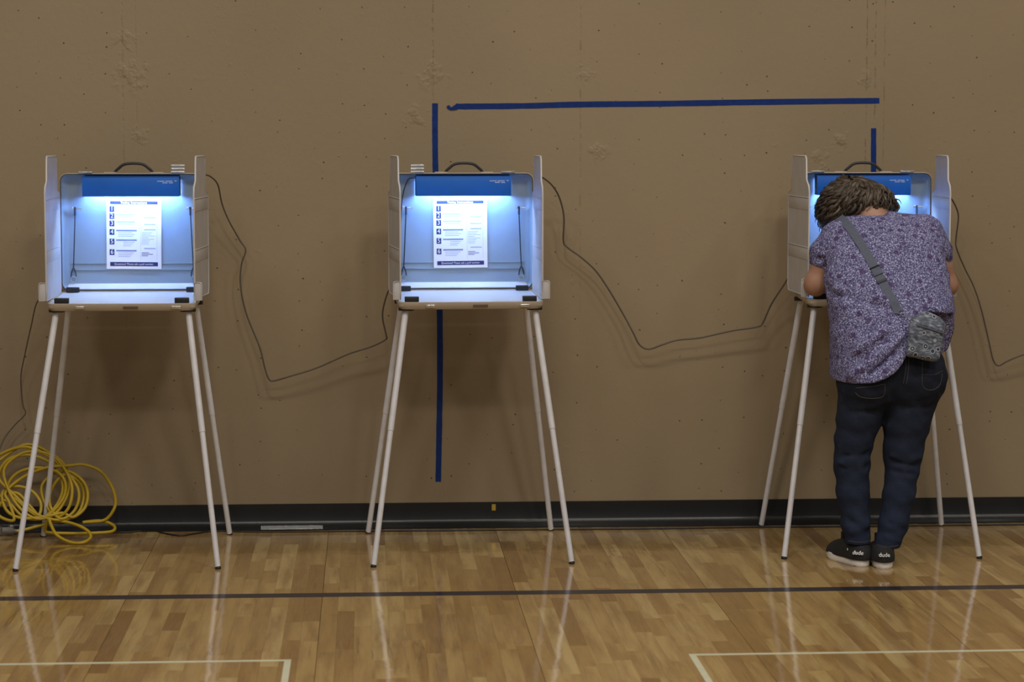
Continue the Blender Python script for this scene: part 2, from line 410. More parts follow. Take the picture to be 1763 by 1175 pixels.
M = {
 'glint': glint_material(),
 'wall': wall_material(), 'plank': plank_material('maple_plank', False), 'plank_joined': plank_material('maple_planks', True),
 'subfloor': plain('subfloor', (.13, .075, .03), .8),
 'line_dark': coated('navy_floor_paint', (.012, .014, .028)), 'line_white': coated('cream_floor_paint', (.62, .62, .46)),
 'rubber': plain('black_rubber_base', (.0075, .0075, .0085), .33, var=.2, scale=12, bump=.08),
 'tape': tape_material(), 'tape_yellow': plain('yellow_tape', (.42, .30, .03), .5),
 'case': plain('beige_case_plastic', (.40, .335, .265), .42, scale=14, var=.05),
 'inner': plain('pale_grey_liner', (.235, .305, .37), .38, scale=9, var=.05, bump=.12),
 'desk': plain('white_laminate', (.56, .58, .60), .35, scale=9, var=.04, bump=.06),
 'wing': wing_material(), 'gasket': plain('dark_gasket', (.02, .024, .03), .6),
 'black': plain('black_plastic', (.012, .012, .013), .45), 'handle': plain('charcoal_grip', (.022, .021, .023), .5),
 'blue': plain('blue_sign_panel', (.003, .115, .52), .5, var=.05, scale=9, bump=.02),
 'lamp': emit('lamp_tube_glow', (.32, .55, 1.0), 145), 'chrome': plain('chrome', (.75, .76, .78), .22, 1, var=.03, bump=0),
 'clear': clear_material(), 'leg': plain('satin_aluminium', (.66, .66, .70), .4, .1, var=.06, scale=25),
 'brown': plain('brown_label', (.10, .06, .035), .6), 'elastic': plain('elastic_cord', (.025, .035, .05), .7),
 'cable': plain('grey_cable', (.085, .070, .055), .5), 'blackcable': plain('black_cable', (.012, .012, .013), .45),
 'yellow': plain('yellow_cord_jacket', (.42, .285, .008), .45, var=.12, scale=18), 'greyplug': plain('grey_plug', (.16, .15, .14), .5),
 'paper': plain('white_paper', (.80, .80, .82), .7, var=.02, bump=.02), 'navy': plain('navy_print', (.016, .022, .13), .6, bump=0),
 'print': plain('grey_print', (.42, .46, .60), .7, bump=0), 'printdark': plain('dark_grey_print', (.20, .24, .38), .7, bump=0),
 'white': plain('white_print', (.85, .85, .88), .6, bump=0),
 'shirt': shirt_material(), 'denim': denim_material(), 'skin': skin_material(), 'hair': hair_material(), 'bag': bag_material(),
 'strap': plain('grey_webbing', (.085, .098, .14), .8, var=.1, scale=120), 'sole': plain('white_rubber_sole', (.80, .79, .77), .5, var=.05),
 'shoe': plain('black_canvas', (.010, .0105, .012), .85, var=.4, scale=180, bump=.3), 'stitch': plain('denim_stitch', (.075, .068, .065), .8),
 'eye': plain('eye_white', (.7, .68, .65), .3), 'ink': plain('pen_ink_blue', (.01, .02, .15), .3),
}

# ================================================================== SETTING
tag(obj('wall_back', mesh_from('wall', [(-7, WY, 0), (9, WY, 0), (9, WY, 8), (-7, WY, 8)], [(0, 1, 2, 3)]), M['wall']), kind='structure')
floor = obj('floor', box('floor', (16, 12.6, .1), (1, 3.3, -.062)), M['subfloor']); tag(floor, kind='structure')

# ---- planks: maple strips running towards the wall
rnd = random.Random(4)
PW = .68580/12; X0 = -.164
rows = []
for i in range(-92, 122):
    x = X0+PW*(i+.5); y = 1.5-rnd.random()*.8
    while y < WY-.012:
        L = rnd.choice((.23, .3, .38, .46, .55, .65, .8, 1.0))*(.9+.2*rnd.random()); y1 = min(y+L, WY-.012)
        if y1-y > .05:
            tone = min(1, max(0, rnd.gauss(.54, .28))); rows.append((i, x, y, y1, tone))
        y += L
def view_area(p):
    i, x, y0, y1, _ = p
    q = [proj((x+s*PW/2, y, 0)) for s in (-1, 1) for y in (max(y0, 6.6), max(y1, 6.61))]
    xs = [min(max(a, 0), 1763) for a, b in q]; ys = [min(max(b, 0), 1175) for a, b in q]
    if max(xs)-min(xs) <= 1 or max(ys)-min(ys) <= 1: return 0
    x0 = sum(a for a, b in q)/4
    if y1 < 6.72: return 0
    return (max(ys)-min(ys))*(q[2][0]-q[0][0])
order = sorted(rows, key=view_area, reverse=True)
single = order[:300]; rest = order[300:]
unit = box('plank', (1, 1, 1))
def plank_dims(p):
    i, x, y0, y1, tone = p
    g = .00012
    gl = .0008 if i % 12 == 0 else g; gr = .0008 if i % 12 == 11 else g
    xa, xb = x-PW/2+gl, x+PW/2-gr
    return xa, xb, y0+.0002, y1-.0002
for p in single:
    xa, xb, ya, yb = plank_dims(p)
    o = obj('plank', unit, M['plank'], floor, ((xa+xb)/2, (ya+yb)/2, -.006)); o.scale = (xb-xa, yb-ya, .012)
    o.color = (p[4], p[4], p[4], 1)
vv = []; ff = []; tones = []
for p in rest:
    xa, xb, ya, yb = plank_dims(p); b = len(vv)
    vv += [(xa, ya, -.012), (xb, ya, -.012), (xb, yb, -.012), (xa, yb, -.012), (xa, ya, 0), (xb, ya, 0), (xb, yb, 0), (xa, yb, 0)]
    ff += [(b+4, b+5, b+6, b+7), (b, b+1, b+5, b+4), (b+1, b+2, b+6, b+5), (b+2, b+3, b+7, b+6), (b+3, b, b+4, b+7)]
    tones += [p[4]]*5
me = mesh_from('plank_rows', vv, ff); a = me.attributes.new('tone', 'FLOAT', 'FACE'); a.data.foreach_set('value', tones)
tag(obj('plank_rows', me, M['plank_joined'], floor), kind='stuff')

# ---- painted court lines
def strip(name, pts, width, mat, label, h=.0006):
    """flat painted line: polyline in (x,y) with mitred corners"""
    P = [Vector((*p, 0)) for p in pts]; v = []
    for i, p in enumerate(P):
        a = (P[i]-P[i-1]).normalized() if i else None; b = (P[i+1]-P[i]).normalized() if i < len(P)-1 else None
        n1 = Vector((-a.y, a.x, 0)) if a else None; n2 = Vector((-b.y, b.x, 0)) if b else None
        n = (n1+n2)/(1+n1.dot(n2)) if (a and b) else (n1 or n2)
        for s in (-1, 1):
            q = p+n*(s*width/2); v += [(q.x, q.y, 0), (q.x, q.y, h)]
    f = []
    for i in range(len(P)-1):
        k = i*4; f += [(k+1, k+3, k+7, k+5), (k, k+4, k+5, k+1), (k+2, k+3, k+7, k+6)]
    bm = bmesh.new(); vs = [bm.verts.new(p) for p in v]
    for q in f: bm.faces.new([vs[i] for i in q])
    return tag(obj(name, bm_mesh(name, bm), mat), label, 'floor line')
strip('court_line', [(-6.9, 8.145), (8.9, 8.105)], .070, M['line_dark'], 'dark navy painted line running right across the gym floor')
strip('court_line', [(-4.2, 7.10), (-.252, 7.10), (-.252, 2.6)], .021, M['line_white'], 'thin cream line turning a corner on the floor below the left and middle booths')
strip('court_line', [(5.2, 7.10), (1.007, 7.10), (1.007, 2.6)], .021, M['line_white'], 'thin cream line turning a corner on the floor in front of the woman')

# ---- cove base
v = []; f = []; n = 220
for i in range(n+1):
    x = -7+16*i/n; wv = .004*math.sin(x*3.1)+.003*math.sin(x*7.7+1)+.0015*math.sin(x*17)
    for (dy, z) in ((0, .104), (-.005, .103), (-.006, .09), (-.006, .034), (-.010, .026), (-.018, .019), (-.030, .012), (-.040+wv, .006), (-.044+wv, .004), (-.044+wv, 0)):
        v.append((x, WY+dy, z))
k = 10
for i in range(n):
    for j in range(k-1): f.append((i*k+j, i*k+j+1, (i+1)*k+j+1, (i+1)*k+j))
bs = mesh_from('baseboard', v, f, True); bs.set_sharp_from_angle(angle=R(35))
bs.flip_normals()
tag(obj('baseboard_back', bs, M['rubber']), kind='structure')
p = at(850, 874, WY-.006)
tag(obj('sticker', box('sticker', (.016, .0008, .026), (p.x, WY-.0066, p.z)), M['tape_yellow']), 'small yellow square of tape on the black baseboard', 'sticker')

v = []; f = []; rs = random.Random(5); n = 60  # crinkled glossy strip, added to make the bright glints along the cove toe
xa, xb = ground(450, 912).x, ground(556, 911).x
for i in range(n+1):
    x = xa+(xb-xa)*i/n; wv = .004*math.sin(x*3.1)+.003*math.sin(x*7.7+1)+.0015*math.sin(x*17)
    for dy, z in ((-.0245, .0165), (-.0305, .0135), (-.0355, .0108), (-.0405+wv, .0075), (-.0450+wv, .0048)):
        v.append((x, WY+dy-.0006-rs.random()*.0014, z+.0006+rs.random()*.0014))
for i in range(n):
    for j in range(4): f.append((i*5+j, (i+1)*5+j, (i+1)*5+j+1, i*5+j+1))
tag(obj('glint_strip', mesh_from('glint_strip', v, f, True), M['glint']), 'shiny strip added for bright glints along the foot of the black baseboard', 'tape')
# ---- blue tape on the wall
def wall_tape(pts, width, label, seed):
    r = random.Random(seed); C3 = [at(x, y, WY) for x, y in pts]; P = catmull(C3, 10)
    v = []; f = []
    for i, p in enumerate(P):
        t = (P[min(i+1, len(P)-1)]-P[max(i-1, 0)]).normalized(); n = Vector((-t.z, 0, t.x))
        wd = width*(.5+.02*r.uniform(-1, 1)); dy = .0006+.0006*r.random()
        for s in (-1, 1):
            q = p+n*(s*wd); v += [(q.x, WY-.0002, q.z), (q.x, WY-dy, q.z)]
    for i in range(len(P)-1):
        k = i*4; f += [(k+1, k+5, k+7, k+3), (k, k+4, k+5, k+1), (k+2, k+3, k+7, k+6)]
    f += [(0, 1, 3, 2), (len(v)-4, len(v)-2, len(v)-1, len(v)-3)]
    bm = bmesh.new(); vs = [bm.verts.new(q) for q in v]
    for q in f: bm.faces.new([vs[i] for i in q])
    o = obj('masking_tape', bm_mesh('tape', bm), M['tape']); return tag(o, label, 'tape')
wall_tape([(749, 178), (749, 235), (750, 300), (754, 420), (757, 535), (757.5, 650), (756, 750), (754.5, 830)], .0235, 'long vertical strip of blue tape behind the middle booth', 1)
tp = wall_tape([(785, 183.5), (900, 182.5), (1000, 180), (1150, 178.5), (1300, 176), (1514, 173.5)], .0235, 'horizontal strip of blue tape high on the wall', 2)
wall_tape([(1504, 221), (1504, 300), (1505, 400), (1506, 500)], .022, 'short vertical strip of blue tape above the right booth', 3)
pe = [at(x, y, WY) for x, y in ((787, 178.3), (787, 189), (776, 190), (770, 187), (769, 183), (773, 181), (777, 185))]
bm = bmesh.new(); top = [bm.verts.new((q.x, WY-.003, q.z)) for q in pe]; bot = [bm.verts.new((q.x, WY-.0004, q.z)) for q in pe]
bm.faces.new(top); bm.faces.new(bot[::-1])
for i in range(len(pe)): bm.faces.new((top[i], bot[i], bot[(i+1) % len(pe)], top[(i+1) % len(pe)]))
obj('folded_end', bm_mesh('tape_end', bm), M['tape'], tp)

# ================================================================== VOTING BOOTHS
TZF, TZB = .989, 1.006
def make_booth(x, y, rz, label, wings, latch_up, cord, lx):
    B = empty('voting_booth', (x, y, 0), rz, label, 'voting booth', 'voting booths along the wall')
    # tray
    W, D = .560, .465; tilt = math.atan((TZB-TZF)/D); cy = -.0025; zc = (TZF+TZB)/2
    def ax(u, v, d): return (u, cy+v*math.cos(tilt)-d*math.sin(tilt), zc+v*math.sin(tilt)+d*math.cos(tilt))
    tray = obj('tray', loft_rr('tray', [(W-.05, D-.05, .03, -.031), (W-.018, D-.018, .032, -.028), (W-.004, D-.004, .034, -.017), (W, D, .040, -.006), (W, D, .040, -.001), (W-.003, D-.003, .039, 0), (W-.014, D-.014, .036, 0), (W-.017, D-.017, .036, -.003)], ax, True, False), M['case'], B)
    obj('writing_surface', loft_rr('writing_surface', [(W-.0165, D-.0165, .035, -.006), (W-.0165, D-.0165, .035, -.0032)], ax), M['desk'], B)
    for sx in (-.155, .205):
        obj('latch_catch', box('latch_catch', (.036, .006, .010), (sx, -.236, .974), .0015), M['chrome'], B)
    obj('name_plate', box('name_plate', (.056, .003, .009), (.035, -.2358, .974), .001), M['brown'], B)
    for sx in (-1, 1):
        obj('corner_block', box('corner_block', (.054, .024, .021), (sx*.225, -.205, .9985), .002), M['black'], B)
        obj('corner_block', box('corner_block', (.050, .026, .020), (sx*.235, .212, 1.013), .002), M['black'], B)
    # lid standing behind the tray, open side to the voter
    LW, LH = .566, .465; zc2 = TZB+LH/2+.001; y0 = .231
    def al(u, v, d): return (u, y0+d, zc2+v)
    lid = obj('lid', loft_rr('lid', [(LW-.020, LH-.020, .02, .0425), (LW-.004, LH-.004, .028, .038), (LW, LH, .03, .028), (LW, LH, .03, .001), (LW-.003, LH-.003, .029, 0), (LW-.012, LH-.012, .026, 0)], al, True, False), M['case'], B)
    obj('liner', loft_rr('liner', [(LW-.012, LH-.012, .026, .0002), (LW-.018, LH-.018, .025, .014), (LW-.030, LH-.030, .024, .027), (LW-.052, LH-.052, .022, .0355), (LW-.066, LH-.066, .02, .0375)], al, False, True, 60), M['inner'], B)
    for zz, hh in ((1.088, .007), (1.113, .004)):
        obj('bead', box('bead', (.492, .0018, hh), (0, y0+.0365, zz), .0012), M['inner'], B)
    lv = [(sx_, y_, z_) for sx_ in (-.258, .258) for y_, z_ in ((y0+.003, 1.0125), (y0+.003, 1.0155), (y0+.033, 1.034), (y0+.0365, 1.0125))]
    bm = bmesh.new(); q = [bm.verts.new(p) for p in lv]
    for fc in ((0, 1, 2, 3), (7, 6, 5, 4), (0, 4, 5, 1), (1, 5, 6, 2), (2, 6, 7, 3), (3, 7, 4, 0)): bm.faces.new([q[i] for i in fc])
    obj('lower_lip', bm_mesh('lower_lip', bm), M['desk'], B)
    gl = [al(p[0], p[1], -.0012) for p in rrect(LW-.008, LH-.008, .027)]
    obj('gasket', tube('gasket', gl, .0017, 6, True), M['gasket'], B)
    # lamp
    sh = obj('lamp_shade', box('lamp_shade', (.378, .004, .079), (0, y0-.046, 1.4205), .001), M['blue'], B)
    zt = 1.4400
    for (wd, z, x0) in ((.030, zt, .118), (.030, zt, .150), (.010, zt+.001, .176), (.022, zt-.0065, .135), (.018, zt-.0065, .158)):
        k = int(wd/.004)
        for q in range(k):
            obj('letter_mark', box('letter_mark', (.0022, .0006, .0030), (x0-wd/2+.002+q*.004, y0-.0483, z+.001)), M['white'], sh)
    obj('lamp_top', box('lamp_top', (.378, .080, .004), (0, y0-.008, 1.4575), .001), M['blue'], B)
    for sx in (-1, 1):
        obj('lamp_bracket', box('lamp_bracket', (.004, .078, .077), (sx*.187, y0-.007, 1.4205), .001), M['black'], B)
    obj('lamp_tube', tube('lamp_tube', [(-.172, y0-.018, 1.408), (.172, y0-.018, 1.408)], .008, 12), M['lamp'], B)
    if cord: obj('lamp_cord', tube('lamp_cord', catmull([(-.195, y0+.012, 1.452), (-.215, y0+.014, 1.447), (-.232, y0+.018, 1.41), (-.243, y0+.02, 1.35), (-.250, y0+.02, 1.25)], 6), .0026, 6), M['elastic'], B)
    # elastic ties with pegs and rings
    for sx in (-1, 1):
        e = obj('elastic_tie', tube('elastic_tie', catmull([(sx*.226, y0+.020, 1.336), (sx*.227, y0+.019, 1.30), (sx*.232, y0+.019, 1.18), (sx*.236, y0+.02, 1.095)], 6), .0024, 6), M['elastic'], B)
        obj('hook', tube('hook', catmull([(sx*.236-.010, y0+.02, 1.062), (sx*.236-.008, y0+.02, 1.078), (sx*.236, y0+.02, 1.097), (sx*.236+.008, y0+.02, 1.078), (sx*.236+.010, y0+.02, 1.062)], 5), .0026, 6), M['elastic'], e)
        rg = [(sx*.236+.011*math.cos(a), y0+.026, 1.052+.011*math.sin(a)) for a in [2*math.pi*q/16 for q in range(16)]]
        obj('ring', tube('ring', rg, .003, 6, True), M['clear'], e)
        obj('knot', tube('knot', [(sx*.226, y0+.019, 1.338), (sx*.2265, y0+.018, 1.305)], .0042, 8), M['elastic'], e)
        pg = obj('peg', tube('peg', [(sx*.226-.012, y0+.022, 1.334), (sx*.226+.026, y0+.022, 1.331)], .0032, 8), M['chrome'], B)
        obj('peg_head', tube('peg_head', [(sx*.226-.013, y0+.018, 1.334), (sx*.226-.005, y0+.018, 1.334)], .006, 8), M['clear'], pg)
    # carrying handle and latches on the lid's top edge
    hz = TZB+LH
    hx = .006; hp = catmull([(-.078, y0+.02, hz+.002), (-.062, y0+.018, hz+.017), (-.040, y0+.016, hz+.034), (-.015, y0+.015, hz+.039), (.015, y0+.015, hz+.039), (.040, y0+.016, hz+.034), (.062, y0+.018, hz+.017), (.078, y0+.02, hz+.002)], 5)
    hp = [q+Vector((hx, 0, 0)) for q in hp]
    obj('handle', tube('handle', hp, lambda t: .0057 if .06 < t < .94 else .004, 8), M['handle'], B)
    for sx in (-1, 1):
        obj('handle_foot', box('handle_foot', (.05, .018, .006), (.006+sx*.092, y0+.02, hz+.002), .0015), M['case'], B)
        if sx == latch_up:
            lt = obj('latch', box('latch', (.052, .006, .034), (sx*.181, y0+.004, hz+.018), .0015), M['clear'], B)
            for q in range(3):
                obj('latch_bar', tube('latch_bar', [(sx*.181-.026, y0-.001, hz+.005+q*.013), (sx*.181+.026, y0-.001, hz+.005+q*.013)], .0028, 8), M['chrome'], lt)
        else:
            lt = obj('latch', box('latch', (.054, .03, .007), (sx*.181, y0+.012, hz+.003), .0015), M['chrome'], B)
            obj('latch_bar', tube('latch_bar', [(sx*.181-.027, y0-.002, hz+.006), (sx*.181+.027, y0-.002, hz+.006)], .0022, 8), M['clear'], lt)
    # side wings (privacy panels)
    zb, zt = .998, 1.540
    for sx, (back, front) in ((-1, wings[0]), (1, wings[1])):
        ol = [(-.205, zb), (-.205, 1.40), (-.192, 1.425), (-.150, 1.447), (-.140, zt-.012), (-.128, zt), (.118, zt), (.130, zt-.012), (.145, 1.405), (.200, 1.395), (.212, 1.38), (.212, zb+.03), (.195, zb)]
        W_ = obj('wing', polyplate('wing', ol, .0032), M['wing'], B)
        # hinge on the rear edge: toe-in turns the panel about its rear edge
        a = sx*math.atan((front-back)/.417); px, py = sx*back, .212
        W_.location = (px-(-math.sin(a))*.212, py-math.cos(a)*.212, 0); W_.rotation_euler = (0, 0, a)
        obj('edge_bead', tube('edge_bead', [(0, q[0], q[1]) for q in ol], .0034, 6, True), M['wing'], W_)
        for zz in (1.380, 1.187):
            obj('rib', box('rib', (.008, .395, .005), (0, .004, zz), .0015), M['wing'], W_)
            obj('step', box('step', (.0055, .395, .045), (0, .004, zz-.026), .001), M['wing'], W_)
        obj('tab', box('tab', (.027, .004, .068), (sx*.0135, -.205, zb+.034), .001), M['wing'], W_)
        tb = [(sx*q, -.2075, z) for q, z in ((.0, zb), (.027, zb), (.027, zb+.062), (.020, zb+.068), (0, zb+.068))]
        obj('tab_bead', tube('tab_bead', tb, .0022, 6, True), M['wing'], W_)
    # legs
    for sx in (-1, 1):
        for sy in (-1, 1):
            t = Vector((sx*.246, sy*.190, .968)); b = Vector((sx*.375+lx, sy*.375, .006)); m = t.lerp(b, .48)
            lg = obj('leg', tube('leg', [t, m], .0122, 14), M['leg'], B)
            obj('lower_tube', tube('lower_tube', [m-(b-t).normalized()*.01, b], .0108, 14), M['leg'], lg)
            obj('rubber_foot', tube('rubber_foot', [b-(b-t).normalized()*.002, (b.x+.0012*sx, b.y+.0018*sy, .0005)], .0112, 12), M['black'], lg)
            obj('socket', tube('socket', [(t.x, t.y, .955), (t.x, t.y, .970)], .030, 18), M['black'], lg)
    return B
B1 = make_booth(-.925, 9.03, 0, 'left voting booth, standing over the coil of yellow cord', ((.282, .282), (.297, .273)), 1, False, -.015)
B2 = make_booth(.388, 9.04, R(1.5), 'middle voting booth, in front of the long vertical blue tape', ((.295, .268), (.279, .275)), -1, True, -.005)
B3 = make_booth(1.988, 9.083, R(-3), 'right voting booth, with the woman leaning into it', ((.298, .273), (.283, .272)), 0, False, -.003)

# ---- instruction sheets on the lids
def make_sheet(booth, dx, tilt, label):
    S = empty('instruction_sheet', (0, 0, 0), 0, label, 'paper', 'instruction sheets in the booths')
    S.matrix_world = booth_matrix(booth) @ Matrix.Translation((dx, .231+.0335, 1.231)) @ Matrix.Rotation(tilt, 4, 'Y') @ Matrix.Rotation(math.pi/2, 4, 'X')
    w, h = .2159, .2794
    obj('page', box('page', (w, h, .0004)), M['paper'], S)
    def bar(name, x0, x1, y0, y1, mat, par=S):
        return obj(name, box(name, (x1-x0, y1-y0, .0003), ((x0+x1)/2, (y0+y1)/2, .0004)), mat, par)
    hd = bar('header_band', -.094, .094, .117, .130, M['navy'])
    obj('lettering', text_mesh('Voting Instructions', .0135, .0002, 'CENTER'), M['white'], hd, (0, .1235, .0007))
    ft = bar('footer_band', -.094, .094, -.128, -.112, M['navy'])
    obj('lettering', text_mesh('Questions? Please ask a poll worker.', .0105, .0002, 'CENTER'), M['white'], ft, (0, -.120, .0007))
    ys = (.098, .070, .041, .007, -.031, -.073); r = random.Random(7)
    for i, yy in enumerate(ys):
        sq = bar('number_square', -.096, -.077, yy-.0115, yy+.0115, M['navy'])
        obj('lettering', text_mesh(str(i+1), .024, .0002, 'CENTER'), M['white'], sq, (-.0865, yy+.0005, .0007))
        bar('heading_line', -.070, .012-.015*r.random(), yy+.003, yy+.009, M['printdark'] if i > 2 else M['print'])
        for q in range(3 if i > 2 else 1):
            bar('text_line', -.062+.02*(i == 4), .004-.02*r.random(), yy-.004-q*.007, yy-.0015-q*.007, M['print'])
    for yy in (.062, .035, .014, -.060): bar('heading_line', .040, .085, yy, yy+.005, M['print'])
    for q in range(8): bar('text_line', .030, .055+.028*r.random(), .004-q*.0065, .0062-q*.0065, M['print'])
    for q in range(3): bar('text_line', .030, .050+.03*r.random(), -.076-q*.006, -.073-q*.006, M['printdark'])
    for xx in (.026, .090): bar('column_rule', xx, xx+.0008, -.105, .105, M['print'])
    return S
def booth_matrix(b): return Matrix.Translation(b.location) @ Matrix.Rotation(b.rotation_euler.z, 4, 'Z')
make_sheet(B1, .002, R(.6), 'white page of numbered instructions inside the left booth')
make_sheet(B2, -.008, R(-.5), 'white page of numbered instructions inside the middle booth')

# ---- grey power cables looping from booth to booth
def cable(pts, label, r=.0032, mat='cable', name='power_cable'):
    P = [at(x, y, Y) if Y else ground(x, y, r) for x, y, Y in pts]
    o = obj(name, tube(name, catmull(P, 8), r, 8), M[mat]); return tag(o, label, 'cable')
cable([(352, 301, 9.32), (362, 304, 9.36), (375, 318, 9.40), (382, 350, 9.44), (394, 380, 9.46), (413, 414, 9.48), (423, 431, 9.48), (416, 455, 9.48), (414, 490, 9.48), (424, 540, 9.48), (447, 598, 9.47), (456, 634, 9.47), (463, 653, 9.47), (472, 656, 9.47), (500, 648, 9.46), (545, 634, 9.46), (600, 610, 9.45), (640, 597, 9.44), (664, 585, 9.43), (665, 578, 9.42), (659, 550, 9.40), (660, 530, 9.38), (668, 503, 9.34), (676, 495, 9.31)], 'thin grey cable hanging on the wall between the left and middle booths')
cable([(928, 304, 9.34), (936, 307, 9.37), (952, 321, 9.40), (964, 343, 9.44), (971, 375, 9.46), (970, 415, 9.48), (978, 427, 9.48), (1000, 443, 9.48), (1026, 467, 9.48), (1050, 502, 9.48), (1075, 545, 9.48), (1090, 573, 9.47), (1101, 594, 9.47), (1117, 601.5, 9.47), (1140, 594, 9.46), (1166, 586, 9.46), (1205, 582, 9.46), (1260, 570, 9.45), (1304, 563, 9.45), (1314, 555, 9.45), (1328, 524, 9.43), (1350, 490, 9.40), (1362, 470, 9.36)], 'thin grey cable hanging on the wall between the middle and right booths', .0034)
cable([(1630, 338, 9.36), (1639, 344, 9.39), (1648, 362, 9.42), (1650, 378, 9.44), (1646, 410, 9.46), (1647, 428, 9.46), (1660, 460, 9.48), (1677, 495, 9.48), (1690, 535, 9.48), (1703, 590, 9.48), (1710, 620, 9.48), (1719, 630, 9.48), (1735, 622, 9.47), (1763, 611, 9.46), (1820, 597, 9.46), (1900, 588, 9.47), (2010, 600, 9.48), (2080, 680, 9.49), (2100, 800, 9.49), (2105, 880, 9.48), (2120, 896, 9.47), (2300, 894, 9.47)], 'thin grey cable hanging on the wall right of the woman')
cable([(84, 508, 9.33), (72, 512, 9.35), (62, 525, 9.38), (54, 560, 9.42), (43, 610, 9.46), (36, 650, 9.48), (39, 695, 9.48), (44, 710, 9.48), (40, 718, 9.48), (23, 735, 9.48), (5, 760, 9.46), (-8, 800, 9.42), (-20, 860, 9.40), (-14, 905, 9.38)], 'thin grey cable running down the wall to the yellow coil', .0026)
cable([(150, 916, 0), (215, 917, 0), (262, 913.5, 0), (280, 918, 0), (310, 922.5, 0), (340, 918.5, 0), (370, 915, 0), (450, 916, 0), (600, 915, 0), (760, 914, 0), (900, 912.5, 0), (1040, 911.5, 0), (1180, 910, 0), (1300, 908, 0), (1400, 907.5, 0), (1520, 906, 0), (1640, 904.8, 0), (1763, 903.5, 0), (1900, 902, 0)], 'black cable lying on the floor along the baseboard', .0035, 'blackcable', 'floor_cable')

# ---- yellow extension cord heap
def path(pts): return [at(x, y, Y) if Y else ground(x, y, .0066) for x, y, Y in pts]
loops = [
 (-14, 900, 9.40), (-34, 850, 9.38), (-20, 800, 9.42), (15, 776, 9.44), (50, 771, 9.43), (90, 790, 9.42), (122, 822, 9.41), (136, 850, 9.39), (128, 880, 9.37), (104, 894, 9.35), (86, 870, 9.37), (90, 840, 9.39), (112, 818, 9.41), (138, 832, 9.42), (144, 858, 9.41), (132, 886, 9.38), (100, 896, 9.35), (60, 884, 9.35), (22, 850, 9.38), (-2, 822, 9.41), (14, 792, 9.43), (52, 784, 9.43), (90, 800, 9.42), (108, 834, 9.40), (100, 866, 9.38), (74, 892, 9.35), (40, 890, 9.35), (10, 862, 9.38), (-10, 880, 9.38), (-30, 860, 9.38), (-22, 815, 9.40), (10, 785, 9.44), (45, 766, 9.45), (80, 777, 9.45), (112, 803, 9.44), (118, 845, 9.40), (95, 885, 9.36), (60, 893, 9.34), (28, 868, 9.36), (8, 825, 9.40), (12, 800, 9.42), (45, 779, 9.43), (85, 783, 9.42), (110, 806, 9.41),
 (124, 840, 9.38), (118, 875, 9.36), (98, 890, 9.36), (78, 868, 9.38), (72, 838, 9.40), (92, 816, 9.42), (118, 812, 9.42), (142, 828, 9.41), (151, 850, 9.40), (146, 875, 9.38), (126, 891, 9.36), (108, 884, 9.36), (84, 889, 9.35), (40, 893, 9.34), (12, 880, 9.36), (4, 850, 9.40), (24, 838, 9.41), (52, 844, 9.40), (70, 866, 9.38), (64, 888, 9.35), (30, 862, 9.37), (14, 838, 9.41), (30, 815, 9.42), (62, 806, 9.42),
 (96, 812, 9.40), (112, 830, 9.39), (110, 856, 9.38), (92, 880, 9.36), (72, 892, 9.35), (50, 870, 9.37), (30, 850, 9.39), (5, 852, 9.40), (-10, 870, 9.38), (0, 890, 9.36), (24, 896, 9.34), (16, 866, 9.37), (10, 848, 9.39), (40, 822, 9.41), (80, 806, 9.40),
 (120, 802, 9.42), (146, 801, 9.43), (174, 813, 9.44), (193, 840, 9.44), (199, 865, 9.43), (193, 883, 9.42), (180, 896, 9.42), (160, 899, 9.42), (142, 900, 9.41),
 (175, 897.5, 9.43), (196, 906, 9.40), (194, 915, 9.36), (170, 918, 9.34), (130, 919, 9.34), (90, 918, 9.34), (78, 914, 9.35), (84, 896, 9.32), (88, 905, 9.30), (98, 922, 9.25), (120, 934, 9.21), (142, 935, 9.20), (156, 926, 9.24), (150, 914, 9.28), (128, 903, 9.33), (100, 898, 9.36), (70, 905, 9.36), (45, 912, 9.34), (28, 915, 9.33)]
P = path(loops)
P = [Vector((q.x, min(q.y, 9.475), max(q.z, .0068))) for q in P]
yc = empty('extension_cord', (-1.3, 9.38, 0), 0, 'heap of coiled yellow extension cord on the floor against the wall', 'cord')
obj('cord', shift(tube('cord', catmull(P, 9), .0066, 8), (-1.3, 9.38, 0)), M['yellow'], yc)
e0 = P[-1]-Vector((-1.3, 9.38, 0))
obj('plug', tube('plug', [e0, e0+Vector((-.012, -.004, .002)), e0+Vector((-.016, -.005, .003)), e0+Vector((-.055, -.02, .006))], lambda t: .008 if t < .4 else .0145, 10), M['greyplug'], yc)
st = ground(6, 924)
ps = empty('power_strip', (st.x-.06, st.y+.03, 0), R(8), 'grey power strip on the floor at the left edge, beside the yellow cord', 'power strip')
obj('housing', box('housing', (.20, .05, .034), (0, 0, .017), .006, 3), M['greyplug'], ps)
for q in range(4):
    so = obj('socket', tube('socket', [(-.075+q*.045, 0, .032), (-.075+q*.045, 0, .0355)], .014, 14), M['black'], ps)
sw = obj('switch', box('switch', (.014, .022, .006), (.088, 0, .0345), .001), M['white'], ps)

# ================================================================== WOMAN
O = (1.93, 8.58, 0)
woman = empty('person', O, 0, 'woman in purple floral blouse and jeans bending over the right booth', 'person')
